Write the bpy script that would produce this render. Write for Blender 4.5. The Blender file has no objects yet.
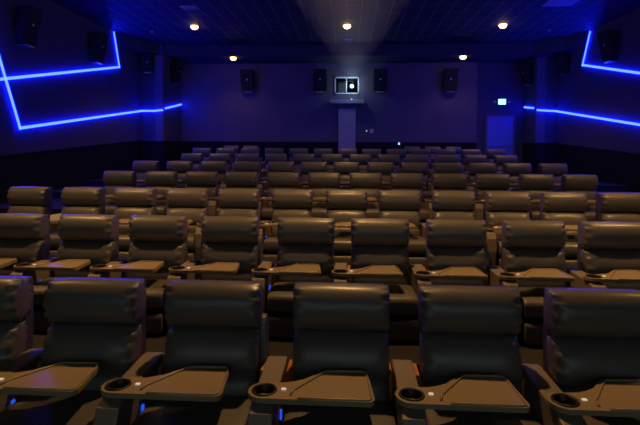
import bpy, bmesh, math, random
from mathutils import Vector, Matrix
R = math.radians
random.seed(7)
SC = bpy.context.scene
COL = SC.collection

# ------------------------------------------------------------------ materials
def mat(name, col, rough=0.6, spec=0.5, noise=0.0, nscale=20, bump=0.0, bscale=200, emit=None, estr=0, metal=0, sheen=0):
    m = bpy.data.materials.new(name); m.use_nodes = True
    nt = m.node_tree; b = nt.nodes['Principled BSDF']
    b.inputs['Base Color'].default_value = (*col, 1); b.inputs['Roughness'].default_value = rough
    b.inputs['Specular IOR Level'].default_value = spec; b.inputs['Metallic'].default_value = metal
    if sheen: b.inputs['Sheen Weight'].default_value = sheen
    tc = nt.nodes.new('ShaderNodeTexCoord')
    if noise:
        n = nt.nodes.new('ShaderNodeTexNoise'); n.inputs['Scale'].default_value = nscale; n.inputs['Detail'].default_value = 4
        r = nt.nodes.new('ShaderNodeMapRange'); r.inputs['To Min'].default_value = 1 - noise; r.inputs['To Max'].default_value = 1 + noise
        mx = nt.nodes.new('ShaderNodeVectorMath'); mx.operation = 'SCALE'; mx.inputs[0].default_value = col
        nt.links.new(tc.outputs['Object'], n.inputs['Vector']); nt.links.new(n.outputs['Fac'], r.inputs['Value'])
        nt.links.new(r.outputs['Result'], mx.inputs['Scale']); nt.links.new(mx.outputs['Vector'], b.inputs['Base Color'])
    if bump:
        n2 = nt.nodes.new('ShaderNodeTexNoise'); n2.inputs['Scale'].default_value = bscale; n2.inputs['Detail'].default_value = 3
        bp = nt.nodes.new('ShaderNodeBump'); bp.inputs['Strength'].default_value = bump; bp.inputs['Distance'].default_value = 0.004
        nt.links.new(tc.outputs['Object'], n2.inputs['Vector']); nt.links.new(n2.outputs['Fac'], bp.inputs['Height'])
        nt.links.new(bp.outputs['Normal'], b.inputs['Normal'])
    if emit:
        b.inputs['Emission Color'].default_value = (*emit, 1); b.inputs['Emission Strength'].default_value = estr
    return m

M = {}
M['leather'] = mat('black_leather', (.105, .096, .088), .50, .45, .12, 9, .16, 9)
M['leather'].node_tree.nodes['Principled BSDF'].inputs['Coat Weight'].default_value = .3
M['leather'].node_tree.nodes['Principled BSDF'].inputs['Coat Roughness'].default_value = .26
M['blue_tint_leather'] = mat('blue_tint_leather', (.05, .05, .085), .38, .7, .1, 9)  # shell leather, darkened and tinted with the blue strip light on its sides
M['arm'] = mat('arm_vinyl', (.20, .165, .135), .5, .4, .06, 12)
M['tray'] = mat('tray_plastic', (.30, .23, .145), .32, .5, .06, 14)
M['black'] = mat('black_plastic', (.012, .012, .014), .45, .4, .1, 20)
M['wood'] = mat('orange_wood', (.50, .16, .035), .5, .3, .2, 8)
M['button'] = mat('white_button', (.8, .78, .72), .35, .5, .02, 20, emit=(1, .93, .8), estr=.35)
M['switch'] = mat('lit_blue_switch', (.02, .04, .3), .4, .5, .02, 20, emit=(.02, .1, 1), estr=.8)
M['carpet'] = mat('dark_carpet', (.03, .028, .03), .95, .1, .35, 60, .5, 300)
M['wall'] = mat('blue_wall_fabric', (.08, .07, .12), .9, .2, .10, 3, .2, 120)
M['backwall'] = mat('rear_wall_fabric', (.15, .125, .15), .9, .2, .12, 2.5, .2, 120)
M['wains'] = mat('black_wainscot', (.010, .010, .012), .8, .2, .25, 5)
M['gyp'] = mat('black_ceiling_board', (.022, .022, .028), .8, .2, .2, 3)
M['soffit'] = mat('navy_soffit', (.05, .05, .075), .8, .2, .1, 3)
M['pillar'] = mat('grey_pillar', (.14, .13, .17), .85, .2, .1, 4)
M['led'] = mat('blue_led_light', (.1, .3, 1), .4, .5, .0, 1, emit=(.0035, .0085, 1.0), estr=60)
M['spkr'] = mat('speaker_black', (.012, .012, .014), .7, .3, .15, 30)
M['grille'] = mat('speaker_grille', (.02, .02, .022), .8, .3, .2, 150, .5, 400)
M['badge'] = mat('silver_badge', (.65, .62, .58), .35, .5, .02, 20, metal=.3)
M['white'] = mat('white_frame', (.75, .75, .75), .5, .4, .03, 10)
M['grey'] = mat('grey_panel', (.42, .41, .40), .5, .4, .12, 8)
M['door'] = mat('blue_lit_door', (.16, .20, .50), .45, .5, .05, 6)  # blue light of the nearby strip is put into the door colour
M['dframe'] = mat('door_frame_paint', (.12, .11, .14), .5, .4, .05, 6)
M['lamp'] = mat('warm_lamp', (1, .8, .5), .4, .5, .0, 1, emit=(1, .55, .17), estr=9)
M['exit'] = mat('exit_sign_face', (.5, 1, .7), .4, .5, .0, 1, emit=(.36, 1, .62), estr=2.6)
M['exitletter'] = mat('exit_letter', (.0, .25, .08), .5, .3, .0, 1, emit=(0, .25, .1), estr=.5)
M['small'] = mat('pilot_light', (.5, .7, 1), .4, .5, 0, 1, emit=(.35, .65, 1), estr=1.3)
M['lens'] = mat('projector_lens_glow', (1, 1, 1), .2, .5, 0, 1, emit=(.55, .9, 1), estr=22)
M['glow'] = mat('booth_interior', (.10, .13, .15), .6, .4, .1, 5)
M['paper'] = mat('cream_paper', (.85, .80, .66), .7, .2, .04, 20)
M['chrome'] = mat('dull_chrome', (.4, .4, .42), .3, .5, .03, 20, metal=.9)
M['screen'] = mat('cinema_screen_surface', (.6, .6, .6), .8, .2, .02, 4, emit=(.50, .64, .60), estr=.95)

# glass of the booth window
def glass():
    m = bpy.data.materials.new('booth_glass'); m.use_nodes = True; nt = m.node_tree
    b = nt.nodes['Principled BSDF']; b.inputs['Base Color'].default_value = (.9, .97, 1, 1)
    b.inputs['Roughness'].default_value = .02; b.inputs['Transmission Weight'].default_value = 1; b.inputs['IOR'].default_value = 1.01
    return m
M['glass'] = glass()

# suspended ceiling: dark tiles held in a pale metal grid (world-size pattern in object coordinates)
def tiles():
    m = bpy.data.materials.new('ceiling_tiles'); m.use_nodes = True; nt = m.node_tree; N = nt.nodes; L = nt.links
    b = N['Principled BSDF']; b.inputs['Roughness'].default_value = .7
    tc = N.new('ShaderNodeTexCoord'); sp = N.new('ShaderNodeSeparateXYZ'); L.new(tc.outputs['Object'], sp.inputs[0])
    def line(out, size, off, half):
        a = N.new('ShaderNodeMath'); a.operation = 'ADD'; a.inputs[1].default_value = off; L.new(out, a.inputs[0])
        p = N.new('ShaderNodeMath'); p.operation = 'PINGPONG'; p.inputs[1].default_value = size / 2; L.new(a.outputs[0], p.inputs[0])
        l = N.new('ShaderNodeMath'); l.operation = 'LESS_THAN'; l.inputs[1].default_value = half; L.new(p.outputs[0], l.inputs[0])
        return l
    lx = line(sp.outputs['X'], .44, .067, .014); ly = line(sp.outputs['Y'], .775, -14.095 + .775 * 40, .012)
    mxm = N.new('ShaderNodeMath'); mxm.operation = 'MAXIMUM'; L.new(lx.outputs[0], mxm.inputs[0]); L.new(ly.outputs[0], mxm.inputs[1])
    mix = N.new('ShaderNodeMix'); mix.data_type = 'RGBA'; L.new(mxm.outputs[0], mix.inputs['Factor'])
    mix.inputs[6].default_value = (.03, .028, .03, 1); mix.inputs[7].default_value = (.22, .22, .22, 1)
    L.new(mix.outputs[2], b.inputs['Base Color'])
    return m
M['tiles'] = tiles()

# ------------------------------------------------------------------ mesh helpers
def link(name, bm, m, parent=None, loc=(0, 0, 0), rot=(0, 0, 0), smooth=False, kind=None):
    bmesh.ops.recalc_face_normals(bm, faces=bm.faces)
    me = bpy.data.meshes.new(name); bm.to_mesh(me); bm.free()
    if smooth:
        for p in me.polygons: p.use_smooth = True
    o = bpy.data.objects.new(name, me); COL.objects.link(o)
    me.materials.append(M[m] if isinstance(m, str) else m)
    o.location = loc; o.rotation_euler = rot
    if parent: o.parent = parent
    if kind: o['kind'] = kind
    return o

def thing(name, label, cat, loc=(0, 0, 0), rot=(0, 0, 0), group=None):
    o = bpy.data.objects.new(name, None); COL.objects.link(o); o.empty_display_size = .1
    o.location = loc; o.rotation_euler = rot; tag(o, label, cat, group); return o
def tag(o, label, cat, group=None):
    o['label'] = label; o['category'] = cat
    if group: o['group'] = group
    return o

def box(bm, x0, x1, y0, y1, z0, z1, bev=0.0, seg=2):
    r = bmesh.ops.create_cube(bm, size=1)
    for v in r['verts']:
        v.co = Vector(((x0 + x1) / 2 + v.co.x * (x1 - x0), (y0 + y1) / 2 + v.co.y * (y1 - y0), (z0 + z1) / 2 + v.co.z * (z1 - z0)))
    if bev:
        es = {e for v in r['verts'] for e in v.link_edges}
        bmesh.ops.bevel(bm, geom=list(es), offset=bev, segments=seg, affect='EDGES', profile=.5)
    return bm
def B(*a, **k): return box(bmesh.new(), *a, **k)

def prism(bm, pts, axis, a, b, bev=0):
    """closed outline pts (2D) extruded along an axis from a to b"""
    def P(p, t):
        return {'x': (t, p[0], p[1]), 'y': (p[0], t, p[1]), 'z': (p[0], p[1], t)}[axis]
    v0 = [bm.verts.new(P(p, a)) for p in pts]; v1 = [bm.verts.new(P(p, b)) for p in pts]
    n = len(pts); fs = [bm.faces.new(v0), bm.faces.new(v1)]
    for i in range(n): fs.append(bm.faces.new((v0[i], v0[(i + 1) % n], v1[(i + 1) % n], v1[i])))
    if bev:
        es = {e for f in fs[:2] for e in f.edges}
        bmesh.ops.bevel(bm, geom=list(es), offset=bev, segments=2, affect='EDGES', profile=.5)
    return bm

def cyl(bm, r, h, loc=(0, 0, 0), axis='z', r2=None, n=24):
    m = Matrix.Translation(loc)
    if axis == 'y': m = m @ Matrix.Rotation(R(90), 4, 'X')
    if axis == 'x': m = m @ Matrix.Rotation(R(90), 4, 'Y')
    bmesh.ops.create_cone(bm, cap_ends=True, segments=n, radius1=r, radius2=r if r2 is None else r2, depth=h, matrix=m)
    return bm

def cushion(w, h, t, ex=2.6, end=.62, nx=40, na=40, wr=.012, sx=7, flat_top=0, seed=0, cap=.9):
    """stuffed pad: a superellipse section swept along x, pinched and pleated towards both ends"""
    bm = bmesh.new(); rings = []
    rnd = random.Random(seed); ph = [rnd.uniform(0, 6.28) for _ in range(6)]
    us = [math.sin(-math.pi / 2 + math.pi * i / nx) for i in range(nx + 1)]
    for u in us:
        a_u = abs(u)
        s = end + (1 - end) * (max(0, 1 - a_u ** sx)) ** .5
        row = []
        for j in range(na):
            a = 2 * math.pi * j / na
            c, sn = math.cos(a), math.sin(a)
            yy = math.copysign(abs(c) ** (2 / ex), c); zz = math.copysign(abs(sn) ** (2 / ex), sn)
            g = max(0, (a_u - .78) / .22)
            side = 0 if u > 0 else 2.1
            pleat = g * math.sin(a * 11 + ph[0] + side + 4 * a_u) + .5 * g * math.sin(a * 17 + ph[1] + side)
            soft = .05 * math.sin(3 * a + 5 * u + ph[2]) * (1 - g)
            k = 1 - (wr * (pleat + soft)) / (t / 2)
            bulge = 1 - .05 * u * u
            y = yy * t / 2 * s * k
            z = zz * h / 2 * (.86 + .14 * s) * bulge * (1 - .35 * (1 - k))
            row.append(bm.verts.new((u * w / 2, y, z)))
        rings.append(row)
    for i in range(nx):
        for j in range(na):
            bm.faces.new((rings[i][j], rings[i + 1][j], rings[i + 1][(j + 1) % na], rings[i][(j + 1) % na]))
    for k, row in ((-1, rings[0]), (1, rings[-1])):
        mid = [bm.verts.new(((w / 2 + .006) * k, v.co.y * .5, v.co.z * .6)) for v in row]
        for j in range(na): bm.faces.new((row[j], row[(j + 1) % na], mid[(j + 1) % na], mid[j]))
        bm.faces.new(mid)
    return bm

# ------------------------------------------------------------------ camera
cam_d = bpy.data.cameras.new('camera'); cam = bpy.data.objects.new('camera', cam_d); COL.objects.link(cam)
yaw, pitch, roll = R(3.34), R(2.5), R(.3)
fw = Vector((-math.sin(yaw) * math.cos(pitch), math.cos(yaw) * math.cos(pitch), -math.sin(pitch)))
rt = fw.cross(Vector((0, 0, 1))).normalized(); up = rt.cross(fw)
r2 = math.cos(roll) * rt + math.sin(roll) * up; u2 = -math.sin(roll) * rt + math.cos(roll) * up
mw = Matrix((r2, u2, -fw)).transposed().to_4x4(); mw.translation = Vector((0, 0, 1.9)); cam.matrix_world = mw
cam_d.sensor_fit = 'HORIZONTAL'; cam_d.sensor_width = 36; cam_d.lens = 27.0
cam_d.shift_x = (320 - 319.85) / 640; cam_d.shift_y = -(212.5 - 168.8) / 640
cam_d.clip_start = .05; cam_d.clip_end = 100
SC.camera = cam

# ------------------------------------------------------------------ rows (front top edge of each row's headrests, floor heights)
ROW_Y = [3.0, 5.08, 7.12, 9.2, 11.36, 13.52, 15.72, 19.24]
ROW_TOP = [1.067, 1.190, 1.314, 1.463, 1.605, 1.762, 1.916, 2.01]
SEAT_H = 1.09
FLOOR = [max(0, t - SEAT_H) if i else 0.0 for i, t in enumerate(ROW_TOP)]
FLOOR[0] = -.023
W = 8.35; BACK = 21.0; CEIL = 6.02

# ------------------------------------------------------------------ the room
# stepped floor, one section extruded across the room
sec = [(-10.2, -.30), (-10.2, FLOOR[0])]
for k in range(1, 8):
    y = ROW_Y[k] - 1.12
    sec += [(y, FLOOR[k - 1]), (y, FLOOR[k])]
sec += [(21.6, FLOOR[7]), (21.6, -.30)]
link('floor', prism(bmesh.new(), sec, 'x', -W - .3, W + .3), 'carpet', kind='structure')
# ceiling
link('ceiling', B(-W - .3, W + .3, -10.2, 21.6, CEIL, CEIL + .2), 'tiles', kind='structure')
# dark plain borders of the ceiling, cut at a slant where the tiles begin
for s in (-1, 1):
    pts = [(s * 8.36, 4), (s * 4.0, 4), (s * 4.6, 7.6), (s * 6.85, 13.3), (s * 8.15, 16.3), (s * 8.36, 16.7)]
    link('trim_%d' % (1 if s < 0 else 2), prism(bmesh.new(), pts, 'z', CEIL - .03, CEIL + .01), 'gyp', kind='structure')
# bulkhead over the last row
pts = [(-8.36, 17.15), (-7.95, 18.1), (-7.5, 19.05), (-6.0, 19.3), (6.0, 19.35), (7.1, 19.1), (7.9, 18.3), (8.36, 17.35), (8.36, 21.5), (-8.36, 21.5)]
link('trim_3', prism(bmesh.new(), pts, 'z', 5.58, CEIL + .01), 'soffit', kind='structure')
# side walls
link('wall_left', B(-W - .25, -W, -10.2, 21.6, -.3, CEIL + .1), 'wall', kind='structure')
link('wall_right', B(W, W + .25, -10.2, 21.6, -.3, CEIL + .1), 'wall', kind='structure')
link('wall_front', B(-W - .25, W + .25, -10.4, -10.2, -.3, CEIL + .1), 'wains', kind='structure')
# projecting corner blocks at the back
link('trim_4', B(-W, -7.42, 18.95, 21.3, 0, CEIL), 'wall', kind='structure')
link('trim_5', B(7.52, W, 19.8, 21.3, 0, CEIL), 'wall', kind='structure')
link('trim_6', B(-7.72, -7.41, 18.90, 19.0, 1.0, CEIL - .45), 'pillar', kind='structure')
link('trim_7', B(7.51, 7.86, 19.75, 19.85, 1.0, CEIL - .45), 'pillar', kind='structure')

# rear wall with the booth window opening; the bay with the door stands back a little
bm = bmesh.new()
wx0, wx1, wz0, wz1 = -.60, .46, 4.24, 4.98
box(bm, -7.5, wx0, BACK, BACK + .25, .8, CEIL); box(bm, wx1, 5.5, BACK, BACK + .25, .8, CEIL)
box(bm, wx0, wx1, BACK, BACK + .25, .8, wz0); box(bm, wx0, wx1, BACK, BACK + .25, wz1, CEIL)
link('wall_back', bm, 'backwall', kind='structure')
link('wall_back_bay', B(5.5, 7.9, BACK + .12, BACK + .4, .8, CEIL), 'wall', kind='structure')
# wainscots: side walls rise with the rows
for s, nm in ((-1, 'left'), (1, 'right')):
    z = lambda y: (1.64 if s < 0 else 1.54) + .064 * (y - 11.07)
    ye = 18.95 if s < 0 else 19.8
    a, b = (-W, -W + .025) if s < 0 else (W - .025, W)
    pts = [(-10.1, -.2), (-10.1, .75), (-2.0, .75), (0, z(0)), (ye, z(ye)), (ye, -.2)]
    link('baseboard_' + nm, prism(bmesh.new(), pts, 'x', a, b), 'wains', kind='structure')
    a, b = (-W, -W + .05) if s < 0 else (W - .05, W)
    pts = [(0, z(0)), (ye, z(ye)), (ye, z(ye) + .035), (0, z(0) + .035)]
    link('trim_%d' % (8 if s < 0 else 9), prism(bmesh.new(), pts, 'x', a, b), 'wains', kind='structure')
bm = bmesh.new(); box(bm, -7.42, 5.5, BACK - .03, BACK, .8, 2.16)
link('baseboard_back', bm, 'wains', kind='structure')
bm = bmesh.new(); box(bm, -8.35, -7.42, 18.87, 18.95, .8, 2.14); box(bm, -7.42, -7.38, 18.87, BACK, .8, 2.16)
link('baseboard_corner_left', bm, 'wains', kind='structure')
bm = bmesh.new(); box(bm, 7.52, 8.35, 19.7, 19.8, .8, 2.15); box(bm, 7.48, 7.52, 19.7, 21.1, .8, 2.15)
link('baseboard_corner_right', bm, 'wains', kind='structure')

# door
d = link('door_1', B(5.97, 7.06, 21.06, 21.12, FLOOR[7], 3.27, bev=.006), 'door', kind='structure')
bm = bmesh.new(); box(bm, 5.88, 5.97, 21.03, 21.14, FLOOR[7], 3.35); box(bm, 7.06, 7.15, 21.03, 21.14, FLOOR[7], 3.35); box(bm, 5.97, 7.06, 21.03, 21.14, 3.27, 3.35)
link('door_frame', bm, 'dframe', d)
bm = bmesh.new(); box(bm, 6.1, 6.95, 21.0, 21.03, 2.02, 2.08, bev=.008); box(bm, 6.1, 6.16, 21.0, 21.07, 2.02, 2.08); box(bm, 6.89, 6.95, 21.0, 21.07, 2.02, 2.08)
link('push_bar', bm, 'chrome', d)

# booth window: frame, mullion, pane
bm = bmesh.new(); t = .055
for a in ((wx0, wx1, wz0, wz0 + t), (wx0, wx1, wz1 - t, wz1), (wx0, wx0 + t, wz0, wz1), (wx1 - t, wx1, wz0, wz1), (-.10, -.065, wz0, wz1)):
    box(bm, a[0], a[1], BACK - .04, BACK + .08, a[2], a[3])
wn = link('window_1', bm, 'white', kind='structure')
link('window_pane', B(wx0 + t, wx1 - t, BACK + .02, BACK + .03, wz0 + t, wz1 - t), 'glass', wn)
# room behind it
bm = bmesh.new()
box(bm, -1.6, 1.6, 22.6, 22.7, 3.4, 5.8); box(bm, -1.7, -1.6, 21.25, 22.7, 3.4, 5.8); box(bm, 1.6, 1.7, 21.25, 22.7, 3.4, 5.8)
box(bm, -1.6, 1.6, 21.25, 22.7, 3.3, 3.4); box(bm, -1.6, 1.6, 21.25, 22.7, 5.8, 5.9)
link('wall_booth', bm, 'glow', kind='structure')
# projector with lens
pj = thing('projector', 'digital projector with a glaring white lens inside the booth window', 'projector', (.15, 21.45, 4.30))
bm = bmesh.new(); box(bm, -.22, .38, .1, .9, 0, .55, bev=.02); link('body', bm, 'spkr', pj)
bm = bmesh.new(); cyl(bm, .10, .16, (0, .02, .33), 'y'); link('lens_barrel', bm, 'black', pj, smooth=False)
bm = bmesh.new(); cyl(bm, .085, .02, (0, -.07, .33), 'y'); link('lens', bm, 'lens', pj)
bm = bmesh.new(); box(bm, -.2, .36, .15, .85, -.9, 0); link('pedestal', bm, 'black', pj)
bk = thing('equipment_cabinet', 'pale grey equipment cabinet behind the booth glass, beside the projector', 'cabinet', (-.28, 21.6, 3.45))
link('body', B(-.2, .16, 0, .4, 0, 1.42, bev=.01), 'grey', bk)
bm = bmesh.new()
for i in range(5): box(bm, -.17, .13, -.012, 0, .85 + i * .1, .91 + i * .1)
link('vent_louvres', bm, 'white', bk)

# ledge and pilaster below the booth window
sh = thing('window_shelf', 'long grey shelf fixed below the lit booth window', 'shelf', (-.06, BACK, 3.89))
link('board', B(-.74, .74, -.22, 0, -.075, .085, bev=.012), 'grey', sh)
bm = bmesh.new(); box(bm, -.55, -.5, -.18, 0, -.2, -.075); bm2 = B(.5, .55, -.18, 0, -.2, -.075); link('bracket', bm, 'black', sh); link('bracket', bm2, 'black', sh)
o = link('pilot_light', B(-.028, .028, -.05, 0, 0, .05, bev=.01), 'small', loc=(.14, BACK - .12, 3.975)); tag(o, 'tiny glowing light on top of the grey shelf under the booth window', 'light')
dc = thing('cable_duct', 'tall grey duct panel on the rear wall under the booth shelf', 'duct', (-.05, BACK, 1.1))
link('panel', B(-.37, .37, -.12, 0, 0, 2.50, bev=.01), 'grey', dc)
bm = bmesh.new(); box(bm, .30, .34, -.135, -.12, 1.7, 1.76); box(bm, .30, .34, -.135, -.12, 1.95, 2.0); link('latch', bm, 'badge', dc)
ob = thing('wall_outlet', 'small pale outlet box on the rear wall beside the grey duct', 'outlet', (1.03, BACK, 2.64))
link('body', B(-.09, .10, -.05, 0, -.1, .1, bev=.01), 'grey', ob); link('cover', B(-.085, -.01, -.06, -.05, -.09, .09), 'white', ob)
o = link('indicator_light', B(-.02, .02, -.03, 0, -.02, .02), 'small', loc=(.80, BACK, 2.645)); tag(o, 'dim pinpoint light on the rear wall next to the outlet box', 'light')
o = link('wall_light', B(-.035, .035, -.05, 0, -.05, .05, bev=.01), 'small', loc=(2.2, BACK - .03, 2.1)); tag(o, 'bright bluish square light low on the rear wall above the last rows', 'light')

# exit sign
ex = thing('exit_sign', 'green lit EXIT sign on the rear wall above the door', 'exit sign', (6.56, BACK + .12, 3.91))
link('housing', B(-.165, .165, -.07, 0, -.12, .12, bev=.01), 'white', ex)
link('face', B(-.155, .155, -.078, -.07, -.11, .11), 'exit', ex)
cu = bpy.data.curves.new('exit_letters', 'FONT'); cu.body = 'EXIT'; cu.size = .14; cu.align_x = 'CENTER'; cu.align_y = 'CENTER'; cu.extrude = .002
tmp = bpy.data.objects.new('exit_letters_tmp', cu); COL.objects.link(tmp)
dg = bpy.context.evaluated_depsgraph_get(); me = bpy.data.meshes.new_from_object(tmp.evaluated_get(dg)); bpy.data.objects.remove(tmp)
lo = bpy.data.objects.new('letters', me); COL.objects.link(lo); me.materials.clear(); me.materials.append(M['exitletter'])
lo.parent = ex; lo.rotation_euler = (R(90), 0, 0); lo.location = (0, -.082, 0)
for s in (-1, 1):
    l = link('lamp_head', cyl(bmesh.new(), .045, .06, (s * .30, -.06, 0), 'y'), 'badge', ex)
    link('arm', B(min(s * .19, s * .29), max(s * .19, s * .29), -.035, -.02, -.012, .012), 'black', ex)

# ------------------------------------------------------------------ LED strips (profile + diffuser along a path)
def strip(bm, p, q, n, half=.022, off=.03, th=.02):
    """rectangular bar from p to q on a surface whose outward normal is n"""
    p, q, n = Vector(p), Vector(q), Vector(n); d = (q - p).normalized(); s = d.cross(n).normalized()
    p = p + n * off; q = q + n * off
    vs = []
    for e in (p - d * half, q + d * half):
        for a, b in ((-1, -1), (1, -1), (1, 1), (-1, 1)):
            vs.append(bm.verts.new(e + s * half * a + n * th / 2 * b))
    for i in range(4): bm.faces.new((vs[i], vs[(i + 1) % 4], vs[4 + (i + 1) % 4], vs[4 + i]))
    bm.faces.new(vs[:4]); bm.faces.new(vs[4:])
def led(label, segs):
    t = thing('led_strip', label, 'light strip', segs[0][0], group='blue light strips along the side walls')
    a = bmesh.new(); b = bmesh.new(); o0 = Vector(segs[0][0])
    for p, q, n in segs:
        strip(a, Vector(p) - o0, Vector(q) - o0, n, .036, .055, .014); strip(b, Vector(p) - o0, Vector(q) - o0, n, .022, .024, .04)
    link('diffuser', a, 'led', t); link('channel', b, 'badge', t)
NX = (1, 0, 0); NM = (-1, 0, 0); NY = (0, -1, 0)
led('upper blue light strip on the left wall, bending up to the ceiling',
    [((-W, 8.2, 2.88), (-W, 17.09, 4.79), NX), ((-W, 17.09, 4.79), (-W, 16.72, 5.93), NX)])
led('lower blue light strip on the left wall with a slanting upright at its front end',
    [((-W, 10.75, 4.75), (-W, 11.73, 2.36), NX), ((-W, 11.73, 2.36), (-W, 18.87, 3.34), NX), ((-8.33, 18.95, 3.345), (-7.74, 18.95, 3.345), NY), ((-7.72, 18.90, 3.345), (-7.42, 18.90, 3.375), NY)])
led('short blue light strip near the rear corner of the left wall', [((-7.42, 19.05, 3.46), (-7.42, 20.9, 3.78), NX)])
led('upper blue light strip on the right wall, bending up to the ceiling',
    [((W, 8.2, 2.62), (W, 17.72, 4.89), NM), ((W, 17.72, 4.89), (W, 17.25, 5.93), NM)])
led('lower blue light strip on the right wall running to the rear corner block',
    [((W, 11.3, 2.18), (W, 19.7, 3.40), NM), ((8.33, 19.8, 3.41), (7.88, 19.8, 3.43), NY), ((7.86, 19.75, 3.43), (7.54, 19.75, 3.45), NY)])
led('very short blue light strip beside the rear door on the right', [((7.52, 19.95, 3.55), (7.52, 20.95, 3.67), NM)])

# ------------------------------------------------------------------ speakers
def speaker(loc, rz, tilt, label, s=1.0, group='dark speakers on the side walls'):
    t = thing('wall_speaker', label, 'speaker', loc, (0, 0, rz), group)
    # local frame: wall plane is y = 0, speaker faces -y
    bm = bmesh.new(); w, h, d0, d1 = .28 * s, .46 * s, .16 * s, .36 * s
    prism(bm, [(-.06, -h * .85), (-.06 - d0, -h), (-.06 - d1, h), (-.06, h * .9)], 'x', -w, w, bev=.012); link('cabinet', bm, 'spkr', t)
    bm = bmesh.new()
    e = .012
    prism(bm, [(-.06 - d0 - e * 1.2, -h * .93), (-.06 - d1 - e * .8, h * .93), (-.06 - d1 + e, h * .93), (-.06 - d0 + e, -h * .93)], 'x', -w * .92, w * .92); link('grille', bm, 'grille', t)
    bm = bmesh.new(); yb = -.06 - (d0 + d1) / 2 - .02; cyl(bm, .035 * s, .02, (0, yb, .03), 'y'); link('badge', bm, 'badge', t)
    link('bracket', B(-w - .02, w + .02, -.065, 0, -.06, .06), 'black', t)
    link('bracket_arm', B(-w - .02, -w, -.30, -.02, -.03, .03), 'black', t); link('bracket_arm', B(w, w + .02, -.30, -.02, -.03, .03), 'black', t)
    link('bracket_foot', B(-w * .6, w * .6, -.26, 0, -h - .05, -h - .02), 'chrome', t)
speaker((-W, 11.9, 4.95), R(90), 0, 'dark wall speaker on the left wall, the one nearest the front')
speaker((-W, 15.35, 5.12), R(90), 0, 'dark wall speaker on the left wall above the upper blue strip')
speaker((-8.02, 18.9, 5.2), R(20), 0, 'dark wall speaker on the left corner block near the ceiling', .72)
speaker((-7.42, 20.0, 5.05), R(90), 0, 'dark wall speaker beside the left rear corner, over the short strip', .95)
speaker((W, 15.75, 5.15), R(-90), 0, 'dark wall speaker on the right wall above the upper blue strip')
speaker((W, 12.0, 4.75), R(-90), 0, 'dark wall speaker on the right wall at the edge of the picture')
speaker((W, 19.05, 5.15), R(-90), 0, 'dark wall speaker on the right wall, behind the strip that bends upward', .8)
speaker((7.52, 20.45, 5.0), R(-90), 0, 'dark wall speaker beside the right rear corner, over the door side', .95)
for x, l in ((-4.38, 'dark speaker on the rear wall, leftmost of its four'), (-1.22, 'dark speaker on the rear wall, just left of the booth window'), (1.36, 'dark speaker on the rear wall, just right of the booth window'), (4.32, 'dark speaker on the rear wall, rightmost of its four')):
    speaker((x, BACK, 4.80), 0, 0, l, 1.0, 'dark speakers on the rear wall')

# ------------------------------------------------------------------ ceiling fittings
def downlight(x, y, z, label, visible=True):
    t = thing('downlight', label, 'ceiling light', (x, y, z), group='warm round downlights in the ceiling')
    bm = bmesh.new()
    bmesh.ops.create_cone(bm, cap_ends=False, segments=28, radius1=.13, radius2=.10, depth=.03, matrix=Matrix.Translation((0, 0, -.015)))
    bmesh.ops.create_cone(bm, cap_ends=False, segments=28, radius1=.13, radius2=.15, depth=.004, matrix=Matrix.Translation((0, 0, -.028)))
    link('trim_ring', bm, 'badge', t)
    bm = bmesh.new(); bmesh.ops.create_uvsphere(bm, u_segments=20, v_segments=10, radius=.125); bmesh.ops.scale(bm, verts=bm.verts, vec=(1, 1, .75)); bmesh.ops.translate(bm, verts=bm.verts, vec=(0, 0, -.03)); link('lamp_lens', bm, 'lamp', t, smooth=True)
def spot(name, loc, power, col, size=R(120), blend=.8, r=.08, target=None):
    l = bpy.data.lights.new(name, 'SPOT'); l.energy = power; l.color = col; l.spot_size = size; l.spot_blend = blend; l.shadow_soft_size = r
    o = bpy.data.objects.new(name, l); COL.objects.link(o); o.location = loc
    if target is not None:
        o.rotation_euler = (Vector(target) - Vector(loc)).to_track_quat('-Z', 'Y').to_euler()
    return o
WARM = (1.0, .54, .19)
for x, y, z, l in ((-5.25, 16.25, CEIL, 'warm downlight in the tiled ceiling on the left side'), (-.065, 16.33, CEIL, 'warm downlight in the tiled ceiling in the middle, before the dome camera'),
                   (5.1, 16.45, CEIL, 'warm downlight in the tiled ceiling on the right side'), (-4.72, 19.6, 5.58, 'warm downlight under the rear bulkhead on the left side'), (4.56, 19.65, 5.58, 'warm downlight under the rear bulkhead on the right side')):
    downlight(x, y, z, l)
    spot('downlight_lamp', (x, y, z - .18), 95 if z > 5.9 else 26, WARM, R(125), .7)
FRONT_P = 330
for y, pw in ((5.3, 700), (8.1, 215), (10.5, 100), (12.9, 85)):
    for x in (-5.2, 0, 5.2):
        downlight(x, y, CEIL, 'warm downlight in the ceiling over the front rows')
        spot('downlight_lamp', (x, y, CEIL - .18), pw * (1.0 if x == 0 else .8), WARM, R(92), .6)

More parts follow.
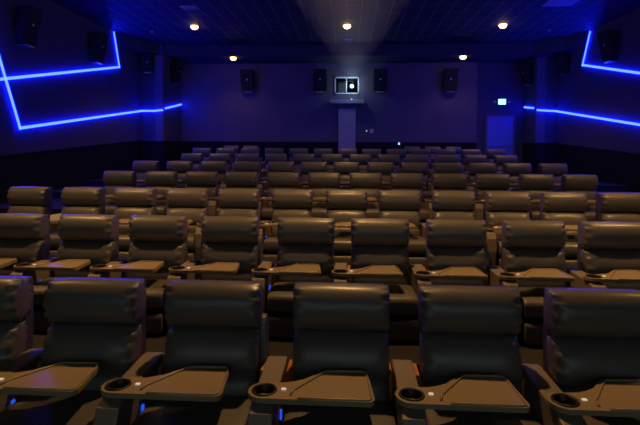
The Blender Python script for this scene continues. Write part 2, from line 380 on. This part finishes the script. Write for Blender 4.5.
dm = thing('dome_camera', 'small bluish dome camera on the ceiling in front of the booth window', 'camera', (-.03, 18.35, CEIL))
bm = bmesh.new(); cyl(bm, .13, .05, (0, 0, -.025)); link('base', bm, 'badge', dm)
bm = bmesh.new(); bmesh.ops.create_uvsphere(bm, u_segments=20, v_segments=12, radius=.11)
bmesh.ops.delete(bm, geom=[v for v in bm.verts if v.co.z > .001], context='VERTS'); bmesh.ops.translate(bm, verts=bm.verts, vec=(0, 0, -.05)); link('dome', bm, 'door', dm, smooth=True)
for x, y, l in ((-7.0, 16.9, 'tiny silver sprinkler head on the ceiling near the left wall'), (6.9, 17.2, 'tiny silver sprinkler head on the ceiling near the right wall')):
    t = thing('sprinkler', l, 'sprinkler', (x, y, CEIL))
    bm = bmesh.new(); cyl(bm, .06, .012, (0, 0, -.006)); link('flange', bm, 'badge', t)
    bm = bmesh.new(); cyl(bm, .015, .06, (0, 0, -.04)); cyl(bm, .04, .006, (0, 0, -.07)); link('head', bm, 'badge', t)
for x0, x1, y0, y1, l in ((-4.85, -4.0, 18.15, 18.75, 'dark ceiling vent before the rear bulkhead, on the left side'), (3.8, 4.7, 18.15, 18.75, 'dark ceiling vent before the rear bulkhead, on the right side'),
                          (-4.95, -4.45, 13.95, 14.3, 'pale slotted ceiling vent near the left downlight')):
    t = thing('ceiling_vent', l, 'vent', ((x0 + x1) / 2, (y0 + y1) / 2, CEIL)); a = (x1 - x0) / 2; b = (y1 - y0) / 2
    bm = bmesh.new(); box(bm, -a, a, -b, -b + .04, -.02, 0); box(bm, -a, a, b - .04, b, -.02, 0); box(bm, -a, -a + .04, -b, b, -.02, 0); box(bm, a - .04, a, -b, b, -.02, 0)
    link('frame', bm, 'grey' if y0 < 15 else 'black', t)
    bm = bmesh.new(); k = int((2 * b - .08) / .06)
    for i in range(k): box(bm, -a + .04, a - .04, -b + .05 + i * .06, -b + .09 + i * .06, -.012, -.002)
    link('louvres', bm, 'grey' if y0 < 15 else 'black', t)
t = thing('ceiling_panel', 'smooth pale panel set in the tiled ceiling at the right', 'ceiling panel', (5.95, 14.0, CEIL))
link('panel', B(-.42, .42, -.37, .37, -.02, 0, bev=.004), 'grey', t)

# ------------------------------------------------------------------ cinema screen behind the camera
sc_t = thing('cinema_screen', 'wide cinema screen glowing faintly on the front wall facing the seats', 'screen', (0, -10.1, 1.25))
link('surface', B(-6.2, 6.2, -.03, 0, 0, 4.6), 'screen', sc_t)
bm = bmesh.new(); box(bm, -6.35, 6.35, -.06, .02, -.12, 0); box(bm, -6.35, 6.35, -.06, .02, 4.6, 4.72); box(bm, -6.35, -6.2, -.06, .02, 0, 4.6); box(bm, 6.2, 6.35, -.06, .02, 0, 4.6)
link('screen_frame', bm, 'black', sc_t)

# ------------------------------------------------------------------ recliner
def arc(cx, cy, r, a0, a1, n):
    return [(cx + r * math.cos(R(a0 + (a1 - a0) * i / n)), cy + r * math.sin(R(a0 + (a1 - a0) * i / n))) for i in range(n + 1)]
TZ = .60
def tray_mesh():
    bm = bmesh.new()
    # outline seen from above; y grows towards the backrest, the cup stands at the left end
    out = arc(-.41, -.455, .088, 90, 270, 14)                     # round end about the cup
    out += arc(.150, -.505, .038, 270, 360, 5)                    # front outer corner
    out += arc(.118, -.240, .045, 5, 90, 6)                       # back outer corner
    out += arc(-.070, -.245, .05, 90, 130, 4)                     # back inner corner
    out += [(-.20, -.315), (-.255, -.345), (-.30, -.362), (-.35, -.367)]
    hole = arc(-.41, -.455, .056, 0, 345, 23)
    def loop(pts):
        v = [bm.verts.new((x, y, TZ)) for x, y in pts]
        return [bm.edges.new((v[i], v[(i + 1) % len(v)])) for i in range(len(v))]
    e = loop(out) + loop(hole)
    r = bmesh.ops.triangle_fill(bm, edges=e, use_beauty=True, use_dissolve=False)
    fs = [g for g in r['geom'] if isinstance(g, bmesh.types.BMFace)]
    ex_ = bmesh.ops.extrude_face_region(bm, geom=fs)
    vs = [g for g in ex_['geom'] if isinstance(g, bmesh.types.BMVert)]
    bmesh.ops.translate(bm, verts=vs, vec=(0, 0, -.028))
    return bm
def rim_mesh():
    path = [(-.262, -.505), (-.25, -.45), (-.095, -.232)] + arc(-.067, -.255, .04, 130, 90, 4)[1:] + arc(.115, -.243, .038, 90, 0, 6) + arc(.143, -.50, .030, 0, -90, 5) + [(.0, -.532), (-.12, -.532), (-.22, -.534)]
    bm = bmesh.new(); r = .0065; prev = None; n = 6
    P = [Vector((x, y, TZ + .003)) for x, y in path]
    for i, p in enumerate(P):
        d = (P[min(i + 1, len(P) - 1)] - P[max(i - 1, 0)]).normalized(); s = Vector((-d.y, d.x, 0))
        ring = [bm.verts.new(p + s * r * math.cos(k * 2 * math.pi / n) + Vector((0, 0, 1)) * r * math.sin(k * 2 * math.pi / n)) for k in range(n)]
        if prev:
            for k in range(n): bm.faces.new((prev[k], prev[(k + 1) % n], ring[(k + 1) % n], ring[k]))
        else: bm.faces.new(ring)
        prev = ring
    bm.faces.new(prev)
    return bm
def arm_mesh():
    # side profile (y, z): padded top, vertical front, drop behind
    pr = [(.10, 0.0), (.10, .50), (.06, .562), (.02, .572), (-.50, .560), (-.58, .535), (-.62, .47), (-.63, .30), (-.60, 0.0)]
    bm = bmesh.new(); prism(bm, pr, 'x', -.065, .065, bev=.012); return bm

def make_recliner():
    t = thing('recliner', '', 'seat')
    # rear shell, leaning back
    bm = bmesh.new(); prof = [(.10, .22), (-.02, .22), (.0, .48), (.05, .80), (.078, 1.0), (.09, 1.03), (.150, 1.03), (.165, 1.0), (.14, .60)]
    prism(bm, prof, 'x', -.286, .286, bev=.012); link('back_shell', bm, 'blue_tint_leather', t)
    link('headrest', cushion(.602, .292, .250, 2.05, .58, wr=.023, sx=10, seed=3), 'leather', t, (0, .030, .908), (R(-3), 0, 0), smooth=True)
    link('lumbar_cushion', cushion(.594, .318, .235, 2.15, .44, wr=.022, sx=6, seed=5), 'leather', t, (0, -.014, .618), (R(-20), 0, 0), smooth=True)
    link('lower_back_cushion', cushion(.590, .22, .20, 2.3, .55, wr=.006, sx=6, seed=8), 'leather', t, (0, -.055, .420), (R(-14), 0, 0), smooth=True)
    link('seat_cushion', cushion(.62, .56, .20, 4.0, .85, wr=.003, sx=10, seed=9), 'leather', t, (0, -.40, .325), (R(88), 0, 0), smooth=True)
    link('footrest', cushion(.625, .20, .10, 3.4, .85, wr=.003, sx=10, seed=11), 'leather', t, (0, -.655, .115), (R(-3), 0, 0), smooth=True)
    link('base', B(-.29, .29, -.60, .08, .0, .23, bev=.01), 'black', t)
    link('armrest', arm_mesh(), 'arm', t, (-.41, 0, 0))
    for s in (-1, 1):
        link('side_bracket', B(-.41 + s * .083 - .012, -.41 + s * .083 + .014, -.08, .09, .16, .53, bev=.004), 'wood', t)
    tr = link('tray_table', tray_mesh(), 'tray', t)
    link('tray_rim', rim_mesh(), 'tray', tr, smooth=True)
    bm = bmesh.new()
    # cup: open lathe, black inside and out, hanging below the tray
    pr = [(.070, TZ + .001), (.068, TZ + .007), (.058, TZ + .006), (.054, TZ - .002), (.050, TZ - .085), (0.0, TZ - .086), (0.0, TZ - .092), (.058, TZ - .09), (.062, TZ - .028)]
    n = 28; prev = None
    for r, z in pr:
        ring = [bm.verts.new((-.41 + r * math.cos(k * 2 * math.pi / n), -.455 + r * math.sin(k * 2 * math.pi / n), z)) for k in range(n)]
        if prev:
            for k in range(n): bm.faces.new((prev[k], prev[(k + 1) % n], ring[(k + 1) % n], ring[k]))
        prev = ring
    bmesh.ops.remove_doubles(bm, verts=bm.verts, dist=1e-5)
    link('cup_holder', bm, 'black', tr, smooth=True)
    link('call_button', B(-.318, -.292, -.452, -.432, TZ, TZ + .006, bev=.002), 'button', tr)
    sw = bmesh.new(); box(sw, -.350, -.334, -.312, -.288, .350, .405, bev=.003); link('recline_switch', sw, 'switch', t)
    return t
proto = make_recliner()
def kids(o): return [c for c in bpy.data.objects if c.parent == o]
PARTS = [(c, kids(c)) for c in kids(proto)]
def copy_recliner(loc, rz):
    r = proto.copy(); COL.objects.link(r); r.location = loc; r.rotation_euler = (0, 0, rz)
    for c, gs in PARTS:
        d = c.copy(); COL.objects.link(d); d.parent = r
        for g in gs:
            e = g.copy(); COL.objects.link(e); e.parent = d
    return r
def side_wing(seat, s):
    o = link('side_wing', prism(bmesh.new(), [(.16, .05), (.02, .05), (.02, .70)] + [(.09 - .07 * math.cos(R(a)), .72 + .11 * math.sin(R(a))) for a in range(0, 181, 20)] + [(.16, .70)], 'x', s * .315 - .018, s * .315 + .018, bev=.008), 'leather', seat)
    return o

ROWS = {  # row: (positions across the room of the seats in view, extra just outside the left, right)
    0: ([-2.447, -1.65, -.85, -.03, .77, 1.56], 1, 1), 1: ([-3.66, -2.86, -2.07, -1.26, -.44, .35, 1.14, 1.94, 2.74], 1, 1),
    2: ([-4.92, -4.07, -3.25, -2.43, -1.64, -.83, -.02, .77, 1.56, 2.345, 3.13, 3.93], 0, 1),
    3: ([-4.50, -3.66, -2.85, -2.06, -1.24, -.455, .345, 1.13, 1.93, 2.74, 3.54, 4.33], 0, 0),
    4: ([-4.89, -4.06, -3.23, -2.42, -1.59, -.81, -.03, .77, 1.56, 2.345, 3.13, 3.92, 4.73], 0, 0),
    5: ([-4.47, -3.66, -2.84, -2.04, -1.25, -.45, .35, 1.14, 1.94, 2.74, 3.54, 4.35], 0, 0),
    6: ([-4.85, -4.05, -3.23, -2.43, -1.62, -.81, -.02, .77, 1.57, 2.36, 3.16, 3.95, 4.76], 0, 0)}
ROWNAME = ['front row', 'second row', 'third row', 'fourth row', 'fifth row', 'sixth row', 'seventh row', 'rearmost row']
ORD = ['first', 'second', 'third', 'fourth', 'fifth', 'sixth', 'seventh', 'eighth', 'ninth', 'tenth', 'eleventh', 'twelfth', 'thirteenth']
spots = []
for k, (xs, el, er) in ROWS.items():
    n = len(xs)
    for i in range(-el, n + er):
        out = 'left' if i < 0 else 'right' if i >= n else None
        if out: lab = 'black leather recliner with side tray, %s, at the outer %s end' % (ROWNAME[k], out)
        elif k == 0 and i == n - 1: lab = 'black leather recliner with side tray, front row, last in view at the right'
        elif i < (n + 1) // 2: lab = 'black leather recliner with side tray, %s, %s seat in view from the left' % (ROWNAME[k], ORD[i])
        else: lab = 'black leather recliner with side tray, %s, %s seat in view from the right' % (ROWNAME[k], ORD[n - 1 - i])
        spots.append((k, i, xs[0] - .8 if i < 0 else xs[-1] + .8 if i >= n else xs[i], lab, i == n + er - 1))
for i, (x, l) in enumerate(((-4.72, 'first of the two behind the left side'), (-3.93, 'second of the two behind the left side'), (2.55, 'first of three behind the right side'),
                            (3.35, 'middle of three behind the right side'), (4.15, 'last of three behind the right side'))):
    spots.append((7, i, x, 'black leather recliner in the rearmost row, ' + l, i in (1, 4)))
first = True
for k, i, x, lab, last in spots:
    loc = (x + random.uniform(-.006, .006), ROW_Y[k] , FLOOR[k]); rz = R(random.uniform(-.5, .5))
    if first: s = proto; s.location = loc; s.rotation_euler = (0, 0, rz); first = False
    else: s = copy_recliner(loc, rz)
    s['label'] = lab; s['group'] = 'black leather recliners in the %s' % ROWNAME[k]
    if last:
        a = [c for c, _ in PARTS if c.name == 'armrest'][0].copy(); COL.objects.link(a); a.parent = s; a.location = (.41, 0, 0)
    if (k, i) == (0, 2): side_wing(s, 1)
    if (k, i) == (1, 3): side_wing(s, 1); side_wing(s, -1)
    if (k, i) == (1, 6): side_wing(s, 1)

# folded paper card standing on a tray in the third row
o = bmesh.new(); v = [(-.075, -.03, 0), (.075, -.01, 0), (.078, .0, .10), (-.072, -.018, .075)]
pts = [o.verts.new(p) for p in v]; q = [o.verts.new((p[0], p[1] + .012, p[2])) for p in v]
o.faces.new(pts); o.faces.new(q)
for i in range(4): o.faces.new((pts[i], pts[(i + 1) % 4], q[(i + 1) % 4], q[i]))
pc = link('paper_card', o, 'paper', loc=(-4.24, 6.72, FLOOR[2] + TZ + .005)); tag(pc, 'cream paper card standing on a third row tray near the left wall', 'paper')

# ------------------------------------------------------------------ projector beam from the booth window, with a fill light before it
pl = bpy.data.lights.new('window_fill', 'POINT'); pl.energy = 13; pl.color = (.6, .85, 1); pl.shadow_soft_size = .06  # added unseen point light, brightens the window frame, shelf and duct
po = bpy.data.objects.new('window_fill', pl); COL.objects.link(po); po.location = (.15, BACK - .42, 4.63)
spot('projector_lamp', (.15, 20.80, 4.63), 1000, (.45, .8, 1.0), R(9), .6, .04, target=(0, 0, 4.9))
vm = bpy.data.materials.new('hazy_air'); vm.use_nodes = True; nt = vm.node_tree; nt.nodes.clear()
vo = nt.nodes.new('ShaderNodeOutputMaterial'); vs = nt.nodes.new('ShaderNodeVolumeScatter')
vs.inputs['Density'].default_value = .013; vs.inputs['Anisotropy'].default_value = .2; vs.inputs['Color'].default_value = (.8, .9, 1, 1)
nt.links.new(vs.outputs[0], vo.inputs['Volume'])
A = Vector((.15, 20.75, 4.63)); D = Vector((0, 2.0, 4.87)) - A; ln = D.length; bm = bmesh.new()
bmesh.ops.create_cone(bm, cap_ends=True, segments=32, radius1=.03, radius2=.03 + ln * math.tan(R(4.6)), depth=ln, matrix=Matrix.Translation(A + D / 2) @ D.to_track_quat('Z', 'Y').to_matrix().to_4x4())
hz = link('hazy_beam', bm, vm, kind='stuff'); tag(hz, 'faint hazy projector beam fanning from the booth window overhead', 'light beam')

w = bpy.data.worlds.new('world'); SC.world = w; w.use_nodes = True
w.node_tree.nodes['Background'].inputs[0].default_value = (0, 0, 0, 1); w.node_tree.nodes['Background'].inputs[1].default_value = 0
SC.view_settings.view_transform = 'Standard'; SC.view_settings.look = 'None'; SC.view_settings.exposure = 0; SC.view_settings.gamma = 1
SC.view_settings.use_curve_mapping = False
SC.cycles.use_denoising = True
SC.cycles.max_bounces = 6; SC.cycles.sample_clamp_indirect = 2
